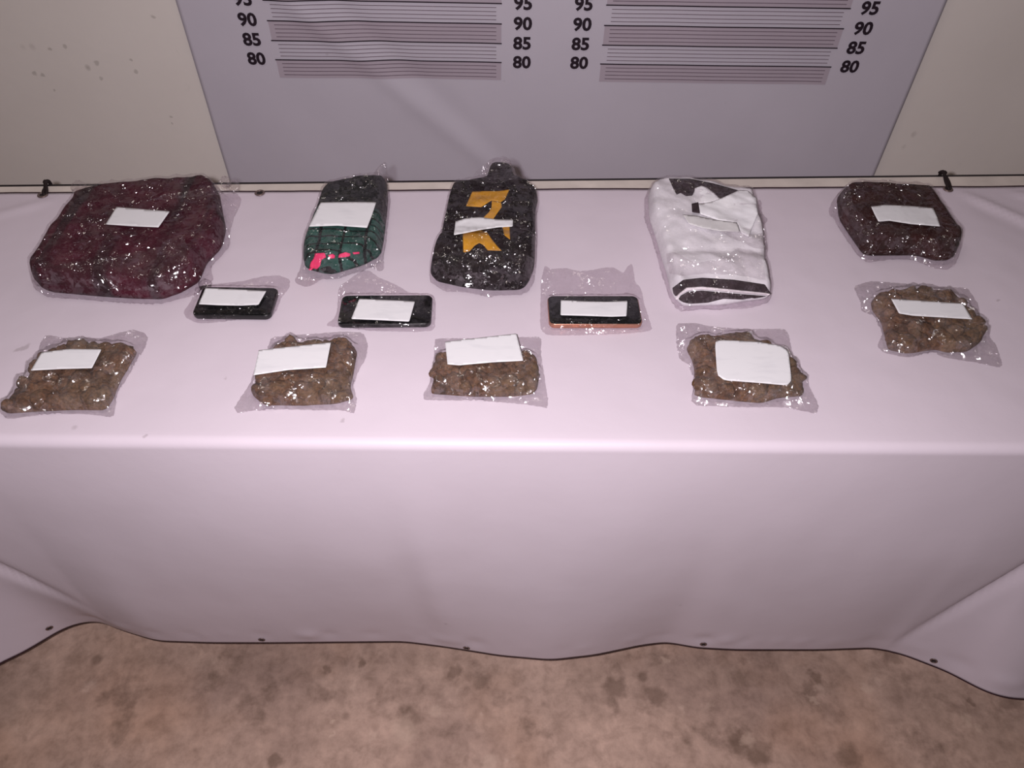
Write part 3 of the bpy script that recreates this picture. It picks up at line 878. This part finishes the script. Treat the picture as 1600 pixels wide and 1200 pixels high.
# 2 green plaid bundle
s, ox, oy = .25, 420, 230
f2p = CR([(155, 800), (170, 760), (212, 690), (203, 640), (232, 520), (248, 490), (308, 330), (343, 190), (365, 155), (600, 125), (690, 115), (735, 88), (742, 200), (752, 280),
          (738, 430), (728, 560), (712, 650), (716, 720), (690, 735), (640, 720), (560, 752), (420, 803), (320, 803), (230, 845), (170, 825)], ox, oy, s)
g2p = CR([(207, 640), (250, 500), (320, 300), (350, 250), (480, 210), (728, 165), (738, 300), (725, 560), (698, 668), (600, 738), (400, 796), (320, 788), (230, 758), (207, 700)], ox, oy, s)
def rel2(x, y): return .10 * fbm(x * 14, y * 22, 2.0, 3) + .12 * fbm(x * 6, y * 6, 7.0, 2)
g2, gb2, b2, sb2 = wrap(f2p, g2p, .048, M['film'], 'folded_plaid_shirt', M['plaid'], rel2,
    'dark green and black plaid folded shirt with pink lettering at the front', 'clothing',
    'clear plastic bag around the green plaid shirt with pink lettering', seed=2, wd=.022)
for poly in ([(290, 665), (350, 662), (358, 690), (330, 705), (320, 745), (295, 770), (250, 768), (262, 720), (280, 700)], [(370, 678), (400, 668), (415, 680), (412, 695), (385, 698)],
             [(435, 692), (440, 672), (480, 658), (512, 668), (505, 684), (470, 690)], [(524, 660), (570, 656), (566, 668), (530, 672)]):
    patch('pink_letter', CR(poly, ox, oy, s), gb2, .03, M['pink'], g2, step=2.0, lift=.0004)
patch('label', CR([(325, 350), (500, 346), (672, 348), (645, 430), (615, 508), (430, 494), (252, 500), (288, 425)], ox, oy, s), sb2, .05, M['label'], b2, flat=.85)

# 3 black jersey with gold emblem
s, ox, oy = .2, 640, 230
f3p = CR([(150, 970), (180, 920), (230, 700), (270, 480), (300, 330), (330, 295), (430, 275), (480, 220), (500, 180), (540, 190), (590, 130), (640, 90), (740, 68), (790, 100),
          (820, 150), (860, 210), (910, 260), (990, 320), (1018, 350), (1012, 390), (990, 470), (998, 700), (988, 900), (972, 1030), (930, 1100), (860, 1130), (700, 1132), (620, 1142),
          (520, 1122), (400, 1102), (280, 1092), (200, 1052), (155, 1020)], ox, oy, s)
g3p = CR([(162, 970), (240, 700), (290, 380), (320, 312), (430, 300), (590, 270), (610, 170), (660, 125), (740, 120), (810, 170), (835, 270), (940, 315), (1008, 352), (985, 450), (988, 700), (978, 950),
          (920, 1075), (860, 1108), (620, 1112), (400, 1082), (200, 1032), (160, 1000)], ox, oy, s)
def rel3(x, y):
    return .10 * fbm(x * 10, y * 16, 3.0, 3) + .22 * math.exp(-((y + .085) / .03) ** 2) - .14 * math.exp(-((y + .045) / .012) ** 2)
g3, gb3, b3, sb3 = wrap(f3p, g3p, .050, M['film_tight'], 'folded_jersey', M['black'], rel3,
    'black folded jersey printed with a gold angular number, middle of the back row', 'clothing',
    'clear shiny bag wrapped around the black jersey with the gold number', seed=3)
for poly in ([(490, 350), (590, 345), (690, 345), (780, 333), (745, 410), (715, 430), (640, 418), (560, 470), (440, 463)],
             [(642, 420), (714, 432), (720, 470), (690, 510), (655, 562), (630, 620), (560, 640), (580, 548), (620, 510), (640, 470)],
             [(415, 660), (520, 640), (600, 660), (640, 720), (680, 770), (720, 812), (610, 808), (580, 770), (545, 750), (510, 770), (470, 815), (420, 825)],
             [(720, 600), (780, 610), (785, 725), (740, 690)]):
    patch('gold_print', CR(poly, ox, oy, s), gb3, .05, M['gold'], g3, step=2.0, lift=.0004)
patch('label', CR([(360, 585), (440, 560), (550, 552), (680, 570), (808, 572), (805, 625), (700, 630), (560, 650), (440, 675), (345, 692)], ox, oy, s), sb3, .055, M['label'], b3, step=2.5, flat=.4)
film_flap(CR([(175, 930), (330, 850), (480, 820), (700, 825), (860, 840), (970, 900), (955, 1030), (860, 1100), (620, 1105), (400, 1070), (200, 1020)], ox, oy, s), sb3, .03, M['film_tight'], b3, .004, 23)
film_flap(CR([(470, 290), (520, 220), (600, 160), (660, 115), (750, 110), (810, 180), (850, 270), (700, 315), (560, 310)], ox, oy, s), sb3, .05, M['film_tight'], b3, .005, 29)

# 4 white shirt
s, ox, oy = .208333, 980, 250
f4p = CR([(140, 220), (180, 160), (220, 138), (310, 136), (470, 138), (640, 168), (800, 208), (950, 203), (1032, 215), (1036, 320), (1080, 370), (1034, 430), (1034, 520), (1052, 650),
          (1054, 740), (1034, 810), (1064, 900), (1088, 1000), (1062, 1052), (900, 1092), (720, 1102), (560, 1094), (420, 1118), (368, 1092), (318, 1000), (288, 900), (253, 780), (238, 700), (188, 520), (140, 380)], ox, oy, s)
g4p = CR([(165, 210), (210, 145), (310, 140), (470, 145), (640, 175), (840, 225), (950, 250), (970, 400), (1026, 560), (1036, 760), (1030, 850), (1078, 1010), (1050, 1042), (900, 1058),
          (720, 1088), (420, 1098), (350, 1040), (325, 980), (300, 860), (270, 760), (220, 560), (170, 400)], ox, oy, s)
def rel4(x, y):
    return .16 * fbm(x * 13, y * 13, 5.0, 4) + .12 * fbm((x + y) * 18, (x - y) * 5, 6.0, 3) + .15 * math.exp(-((y + .10) / .025) ** 2) - .12 * math.exp(-((y + .065) / .012) ** 2)
g4, gb4, b4, sb4 = wrap(f4p, g4p, .040, M['film'], 'folded_white_shirt', M['white'], rel4,
    'white folded shirt with a dark open collar and dark striped hem', 'clothing',
    'clear plastic bag around the white shirt with the dark collar', seed=4)
patch('collar_lining', CR([(312, 142), (470, 143), (640, 177), (840, 232), (700, 302), (640, 240), (560, 208), (510, 222), (490, 268), (440, 272), (400, 248), (370, 262), (340, 205)], ox, oy, s), gb4, .04, M['charcoal'], g4, step=2.0, lift=.0004)
patch('collar_flap', CR([(505, 225), (555, 205), (600, 222), (650, 262), (695, 305), (620, 330), (520, 335), (495, 300)], ox, oy, s), gb4, .042, M['white'], g4, step=2.0, lift=.002, thick=.002)
patch('collar_flap', CR([(705, 302), (840, 240), (900, 245), (960, 300), (975, 420), (905, 590), (850, 560), (825, 490), (680, 465), (545, 420), (530, 345), (620, 332)], ox, oy, s), gb4, .042, M['white'], g4, step=2.5, lift=.003, thick=.002)
patch('neck_tag', CR([(478, 350), (528, 338), (541, 422), (482, 412)], ox, oy, s), gb4, .042, M['charcoal'], g4, step=2.0, lift=.006)
hb = patch('hem_band', CR([(338, 965), (420, 903), (560, 888), (800, 903), (1030, 938), (1078, 1008), (820, 985), (560, 958), (440, 968), (372, 1022), (350, 1030)], ox, oy, s), gb4, .03, M['charcoal'], g4, step=2.0, lift=.001)
patch('hem_piping', CR([(360, 1050), (378, 1018), (440, 970), (560, 960), (820, 987), (1070, 1012), (1060, 1022), (820, 1003), (560, 980), (450, 990), (395, 1020), (372, 1056)], ox, oy, s), gb4, .02, M['pinkwhite'], hb, step=2.0, lift=.002, thick=.0015)
patch('hem_lining', CR([(378, 1055), (400, 1022), (450, 993), (560, 984), (820, 1008), (1050, 1026), (900, 1052), (720, 1045), (600, 1075), (420, 1085)], ox, oy, s), gb4, .015, M['charcoal'], g4, step=2.0, lift=.001)
patch('label', CR([(415, 420), (520, 430), (660, 460), (820, 480), (840, 550), (700, 545), (560, 520), (460, 490)], ox, oy, s), sb4, .045, M['label_dull'], b4, step=2.5, flat=.5, lift=.003)
film_flap(CR([(285, 730), (350, 715), (500, 800), (650, 780), (820, 690), (990, 720), (1020, 850), (1030, 930), (800, 890), (560, 880), (420, 900), (310, 880)], ox, oy, s), sb4, .03, M['film'], b4, .004, 31)
film_flap(CR([(690, 565), (840, 555), (930, 600), (1030, 570), (1040, 700), (930, 690), (850, 640), (760, 615)], ox, oy, s), sb4, .04, M['film'], b4, .005, 37)

# 5 dark brown bundle
s, ox, oy = .20625, 1270, 250
f5p = CR([(155, 290), (180, 230), (230, 160), (270, 170), (420, 165), (600, 170), (700, 185), (820, 190), (892, 220), (944, 300), (1044, 480), (1118, 600), (1128, 680), (1092, 770), (1040, 800),
          (930, 790), (800, 733), (650, 724), (420, 743), (366, 700), (286, 570), (198, 400), (155, 330)], ox, oy, s)
g5p = CR([(200, 240), (260, 190), (440, 190), (720, 195), (880, 224), (938, 310), (1108, 595), (1112, 650), (1050, 755), (930, 758), (800, 712), (420, 715), (362, 690), (262, 500), (202, 390)], ox, oy, s)
def rel5(x, y): return .10 * fbm(x * 12, y * 12, 9.0, 3) + .08 * fbm(x * 4, y * 30, 2.0, 2)
g5, gb5, b5, sb5 = wrap(f5p, g5p, .044, M['film_tight'], 'folded_brown_garment', M['brown'], rel5,
    'dark brown folded garment at the right end of the back row', 'clothing',
    'clear crinkled bag wrapped around the dark brown garment', seed=6)
patch('label', CR([(440, 360), (540, 345), (720, 352), (910, 370), (940, 440), (962, 508), (740, 490), (580, 465), (495, 472), (465, 415)], ox, oy, s), sb5, .05, M['label'], b5, step=2.5, flat=.7)
film_flap(CR([(200, 260), (260, 200), (300, 380), (400, 480), (560, 500), (700, 560), (760, 660), (780, 705), (420, 700), (370, 670), (270, 500), (195, 370)], ox, oy, s), sb5, .035, M['film_tight'], b5, .004, 41)
film_flap(CR([(760, 690), (850, 640), (950, 620), (1090, 620), (1110, 680), (1060, 770), (930, 770), (800, 720)], ox, oy, s), sb5, .02, M['film_tight'], b5, .005, 43)

# ------------------------------------------------------------------ phones
def rrect(lx, ly, r, n=6):
    out = []
    for cx, cy, a0 in ((lx / 2 - r, ly / 2 - r, 0), (-lx / 2 + r, ly / 2 - r, 90), (-lx / 2 + r, -ly / 2 + r, 180), (lx / 2 - r, -ly / 2 + r, 270)):
        for k in range(n + 1):
            a = math.radians(a0 + 90 * k / n); out.append((cx + r * math.cos(a), cy + r * math.sin(a)))
    return out
def loft(sections):
    vs, fs = [], []; n = len(sections[0][0])
    for poly, z in sections: vs += [(x, y, z) for x, y in poly]
    for k in range(len(sections) - 1):
        for i in range(n): fs.append((k * n + i, k * n + (i + 1) % n, (k + 1) * n + (i + 1) % n, (k + 1) * n + i))
    fs += [tuple(range(n - 1, -1, -1)), tuple((len(sections) - 1) * n + i for i in range(n))]
    return vs, fs
def make_phone(corners, th, frame_mat, label, seed):
    z0 = 0.0022
    P = [at_z(x, y, TZ + z0 + th) for x, y in corners]       # TL TR BR BL of the screen side
    c = (P[0] + P[1] + P[2] + P[3]) / 4
    ux = ((P[1] - P[0]) + (P[2] - P[3])); lx = ux.length / 2; ux.normalize()
    ly = (((P[0] - P[3]) + (P[1] - P[2])).length) / 2; ly = min(max(ly, .070), .080)
    ang = math.atan2(ux.y, ux.x)
    root = bpy.data.objects.new('smartphone', None); COL.objects.link(root)
    root.location = (c.x, c.y, TZ + z0)
    tag(root, label, 'phone', 'smartphones in clear bags')
    R = Matrix.Rotation(ang, 3, 'Z'); O = Vector((c.x, c.y, TZ + z0))
    def put(name, vs, fs, mat, par=root, smooth=True):
        return mk(name, [tuple(O + R @ Vector(v)) for v in vs], fs, mat, par, smooth=smooth)
    rr = .010
    vs, fs = loft([(rrect(lx - .003, ly - .003, rr), 0), (rrect(lx - .0008, ly - .0008, rr), .0008), (rrect(lx, ly, rr), .0022), (rrect(lx, ly, rr), th - .0022),
                   (rrect(lx - .0008, ly - .0008, rr), th - .0008), (rrect(lx - .002, ly - .002, rr), th - .0003)])
    allv = [tuple(O + R @ Vector(v)) for v in vs]; allf = list(fs)
    frm = put('frame', vs, fs, frame_mat)
    vs, fs = loft([(rrect(lx - .0022, ly - .0022, rr - .001), th - .0006), (rrect(lx - .0022, ly - .0022, rr - .001), th), (rrect(lx - .0032, ly - .0032, rr - .0015), th + .0003)])
    scr = put('screen', vs, fs, M['glass'])
    # earpiece slot and side buttons
    vs, fs = loft([([(-lx / 2 + .0045 + x, y) for x, y in rrect(.0014, .012, .0006, 3)], th + .0002), ([(-lx / 2 + .0045 + x, y) for x, y in rrect(.0014, .012, .0006, 3)], th + .0005)])
    put('earpiece', vs, fs, M['frame_black'], scr)
    for bx, bl_ in ((-lx * .22, .010), (-lx * .10, .010)):
        poly = [(bx - bl_ / 2, -ly / 2 - .0006), (bx + bl_ / 2, -ly / 2 - .0006), (bx + bl_ / 2, -ly / 2 + .001), (bx - bl_ / 2, -ly / 2 + .001)]
        vs, fs = loft([(poly, th * .35), (poly, th * .65)]); put('side_button', vs, fs, frame_mat, frm, smooth=False)
    return root, BVHTree.FromPolygons(allv, allf), th

def bagged_phone(corners, th, fmat, plabel, outline, lab, blabel, seed, crinkle=.0012):
    ph, pb, th = make_phone(corners, th, fmat, plabel, seed)
    fo = unproj_outline(outline, .006, .1, .5)
    b, sb = film_sheet('clear_plastic_bag', fo, pb, th, M['film_phone'], crinkle, step=.0030, seed=seed, iters=11, cs=55.0, folds=16)
    tag(b, blabel, 'plastic bag', 'clear plastic evidence bags')
    patch('label', lab, sb, .013, M['label'], b, step=2.5, flat=.9)
    return ph, b, sb
K = .26875
ph1 = bagged_phone([(317, 451.5), (432, 452), (425, 491), (299, 488)], .010, M['frame_black'],
    'black smartphone in front of the maroon bundle, leftmost of the three',
    CR([(60, 330), (95, 280), (125, 220), (130, 180), (200, 165), (400, 145), (520, 115), (620, 110), (680, 135), (678, 180), (645, 220), (625, 250), (600, 330), (565, 368), (470, 368), (280, 383), (150, 393), (85, 365)], 270, 400, K),
    CR([(192, 190), (370, 198), (545, 207), (500, 287), (400, 292), (270, 290), (152, 284)], 270, 400, K),
    'small clear bag around the phone in front of the maroon bundle', 51)
ph2 = bagged_phone([(533, 461.5), (675.5, 460.5), (673, 506), (528, 507)], .009, M['frame_black'],
    'black smartphone in front of the green plaid bundle, between the other two phones',
    CR([(890, 405), (930, 370), (955, 340), (962, 180), (1060, 110), (1100, 80), (1140, 80), (1200, 125), (1290, 160), (1380, 215), (1508, 222), (1530, 260), (1524, 432), (1400, 443), (1100, 433), (970, 415)], 270, 400, K),
    CR([(1085, 253), (1250, 260), (1408, 268), (1375, 385), (1200, 376), (1038, 370)], 270, 400, K),
    'clear bag with a pointed top around the phone below the plaid bundle', 52)
ph3 = bagged_phone([(857.5, 464.5), (997.5, 464.5), (1003, 504), (855.5, 504)], .010, M['frame_copper'],
    'black smartphone with a copper frame edge, rightmost of the three phones',
    CR([(160, 830), (163, 600), (168, 330), (205, 160), (270, 200), (420, 185), (560, 220), (700, 210), (850, 180), (920, 180), (1030, 240), (1080, 160), (1110, 140), (1130, 180), (1145, 330), (1210, 400), (1245, 570), (1310, 780), (1325, 835), (1230, 860), (900, 885), (400, 895), (230, 892)], 820, 390, .15),
    CR([(375, 533), (620, 545), (860, 550), (1068, 540), (1058, 700), (900, 705), (600, 695), (372, 690)], 820, 390, .15),
    'clear bag with a wide empty top around the copper-edged phone', 53)

# ------------------------------------------------------------------ bags of dried herb
def ico():
    bm = bmesh.new(); bmesh.ops.create_icosphere(bm, subdivisions=3, radius=1.0)
    v = [tuple(x.co) for x in bm.verts]; f = [tuple(x.index for x in p.verts) for p in bm.faces]; bm.free(); return v, f
IV, IF = ico()
def herb_bag(fp, cp, lab, clabel, blabel, seed, h=.024, rounding=0):
    r = random.Random(seed)
    fo = unproj_outline(fp, .006, .1, .6); F = resample(fo, .004, 1)
    co = clampin(np.array(unproj_outline(cp, h, .3, .7)), F, .004)
    C = resample(co[:, :2], .004, 1)
    lo, hi = C.min(0), C.max(0); placed = []
    # compressed bed
    Pd = resample(C, .0032, 0); V, T, d = fill(Pd, .0042, (.002, .005), seed)
    t_ = np.clip(d / .011, 0, 1); prof = np.sqrt(1 - (1 - t_) ** 2)
    hh = np.array([h * (.60 + .55 * noise.noise(Vector((x * 48, y * 48, seed))) + .16 * noise.noise(Vector((x * 170, y * 170, seed)))) for x, y in V])
    vs, fs = shell(V, T, TZ + .003 + np.maximum(hh, .006) * (.25 + .75 * prof), TZ + .0022 + .003 * (1 - prof))
    tries = 0
    while len(placed) < 34 and tries < 3000:
        tries += 1
        x, y = r.uniform(lo[0], hi[0]), r.uniform(lo[1], hi[1]); rad = r.uniform(.009, .018)
        dd, _ = sdist([(x, y)], C)
        if dd[0] < rad * .75: continue
        if any(math.hypot(x - a, y - b) < (rad + c) * .62 for a, b, c in placed): continue
        placed.append((x, y, rad))
    for x, y, rad in placed:
        zr = h * r.uniform(.42, .55); rot = Matrix.Rotation(r.uniform(0, 6.3), 3, 'Z'); sx = r.uniform(.9, 1.4)
        k = len(vs); cz = TZ + .002 + zr * .98
        for v in IV:
            q = Vector(v); q *= 1 + .30 * noise.noise(q * 1.4 + Vector((x * 90, y * 90, seed))) + .16 * noise.noise(q * 4.5 + Vector((x * 50, y * 70, seed)))
            q = rot @ Vector((q.x * rad * sx, q.y * rad, max(q.z, -.95) * zr)); vs.append((x + q.x, y + q.y, cz + q.z))
        fs += [tuple(k + i for i in f) for f in IF]
    c = C.mean(0)
    bvh = BVHTree.FromPolygons(vs, fs)
    st = mk('dried_herb', vs, fs, M['herb'], loc=(c[0], c[1], TZ)); tag(st, clabel, 'dried herb', None, 'stuff')
    b, sb = film_sheet('clear_plastic_bag', fo, bvh, h, M['film_soft'], .0024, step=.0030, seed=seed, iters=10, cs=50.0, folds=26)
    tag(b, blabel, 'plastic bag', 'clear plastic evidence bags')
    patch('label', lab, sb, h, M['label'], b, step=2.5, flat=1.0, rounding=rounding, lift=.0015)
    return b
s, ox, oy = .1875, 0, 480
herb_bag(CR([(0, 860), (60, 740), (200, 590), (290, 430), (340, 280), (375, 230), (440, 232), (590, 265), (700, 245), (830, 255), (960, 215), (1105, 180), (1200, 205), (1230, 250), (1210, 320), (1150, 420), (1050, 600), (990, 700), (968, 800), (948, 920), (700, 888), (400, 893), (60, 935), (10, 890)], ox, oy, s),
         CR([(15, 850), (100, 740), (220, 590), (370, 370), (480, 290), (600, 280), (720, 280), (850, 300), (1000, 270), (1150, 340), (1100, 450), (1030, 600), (950, 750), (880, 850), (600, 850), (300, 870), (60, 880)], ox, oy, s),
         CR([(350, 385), (460, 368), (580, 355), (850, 358), (770, 515), (500, 522), (260, 535)], ox, oy, s),
         'brown dried plant lumps in the leftmost bag of the front row', 'leftmost clear bag of brown plant lumps in the front row, narrow label', 61)
s, ox, oy = .175, 340, 490
herb_bag(CR([(150, 850), (200, 760), (290, 630), (380, 500), (430, 340), (480, 205), (700, 185), (1130, 155), (1300, 165), (1342, 270), (1322, 400), (1252, 520), (1210, 650), (1244, 760), (1224, 898), (1130, 864), (900, 864), (600, 854), (300, 869), (180, 893)], ox, oy, s),
         CR([(290, 670), (350, 580), (420, 500), (520, 270), (620, 220), (1000, 220), (1130, 200), (1240, 300), (1220, 420), (1230, 540), (1180, 640), (1220, 760), (1050, 800), (700, 820), (420, 810), (320, 730)], ox, oy, s),
         CR([(370, 335), (700, 297), (1013, 265), (970, 488), (640, 510), (322, 557)], ox, oy, s),
         'brown dried plant lumps in the front row bag below the middle phone', 'clear bag of brown plant lumps with a label overhanging its left side', 62)
s, ox, oy = .15, 640, 500
herb_bag(CR([(140, 780), (190, 700), (240, 590), (262, 200), (280, 188), (700, 183), (1100, 173), (1372, 168), (1368, 340), (1403, 600), (1444, 840), (1434, 924), (1300, 898), (1100, 868), (700, 838), (380, 838), (150, 833)], ox, oy, s),
         CR([(220, 720), (270, 560), (290, 360), (400, 300), (1100, 330), (1320, 320), (1350, 560), (1330, 700), (1280, 760), (1080, 790), (600, 800), (420, 770), (230, 760)], ox, oy, s),
         CR([(370, 235), (740, 192), (1110, 150), (1185, 432), (850, 450), (520, 480), (395, 470)], ox, oy, s),
         'brown dried plant lumps in the front row bag below the black jersey', 'squarish clear bag of brown plant lumps with a label over its back edge', 63)
s, ox, oy = .175, 1030, 480
herb_bag(CR([(153, 140), (330, 133), (440, 163), (650, 183), (830, 188), (1120, 188), (1157, 230), (1188, 400), (1254, 500), (1294, 620), (1424, 880), (1404, 953), (1300, 933), (1120, 893), (700, 893), (288, 878), (298, 600), (258, 500), (188, 470), (153, 330)], ox, oy, s),
         CR([(250, 340), (300, 270), (400, 210), (560, 220), (750, 195), (860, 260), (1100, 350), (1190, 480), (1260, 580), (1300, 780), (1060, 800), (920, 860), (700, 830), (320, 800), (330, 680), (310, 560), (300, 440)], ox, oy, s),
         CR([(495, 320), (545, 300), (870, 315), (1080, 350), (1150, 400), (1180, 660), (1140, 705), (860, 680), (580, 660), (515, 610)], ox, oy, s),
         'brown dried plant lumps in the bag below the white shirt', 'clear bag of brown plant lumps with a large rounded white label', 64, rounding=1)
s, ox, oy = .175, 1320, 420
herb_bag(CR([(80, 150), (230, 103), (520, 123), (840, 158), (1100, 163), (1193, 310), (1214, 430), (1284, 600), (1354, 690), (1404, 860), (1374, 884), (1200, 843), (880, 793), (800, 745), (560, 795), (350, 749), (288, 690), (336, 590), (266, 420), (148, 370), (146, 300)], ox, oy, s),
         CR([(250, 260), (320, 180), (500, 160), (800, 160), (980, 190), (1080, 300), (1180, 440), (1250, 560), (1220, 640), (1100, 730), (920, 740), (820, 720), (560, 785), (380, 720), (370, 600), (310, 450), (260, 340)], ox, oy, s),
         CR([(410, 275), (730, 296), (1050, 318), (1135, 458), (600, 425), (480, 405)], ox, oy, s),
         'brown dried plant lumps in the bag below the dark brown bundle', 'clear bag of brown plant lumps at the far right below the dark brown bundle', 65)
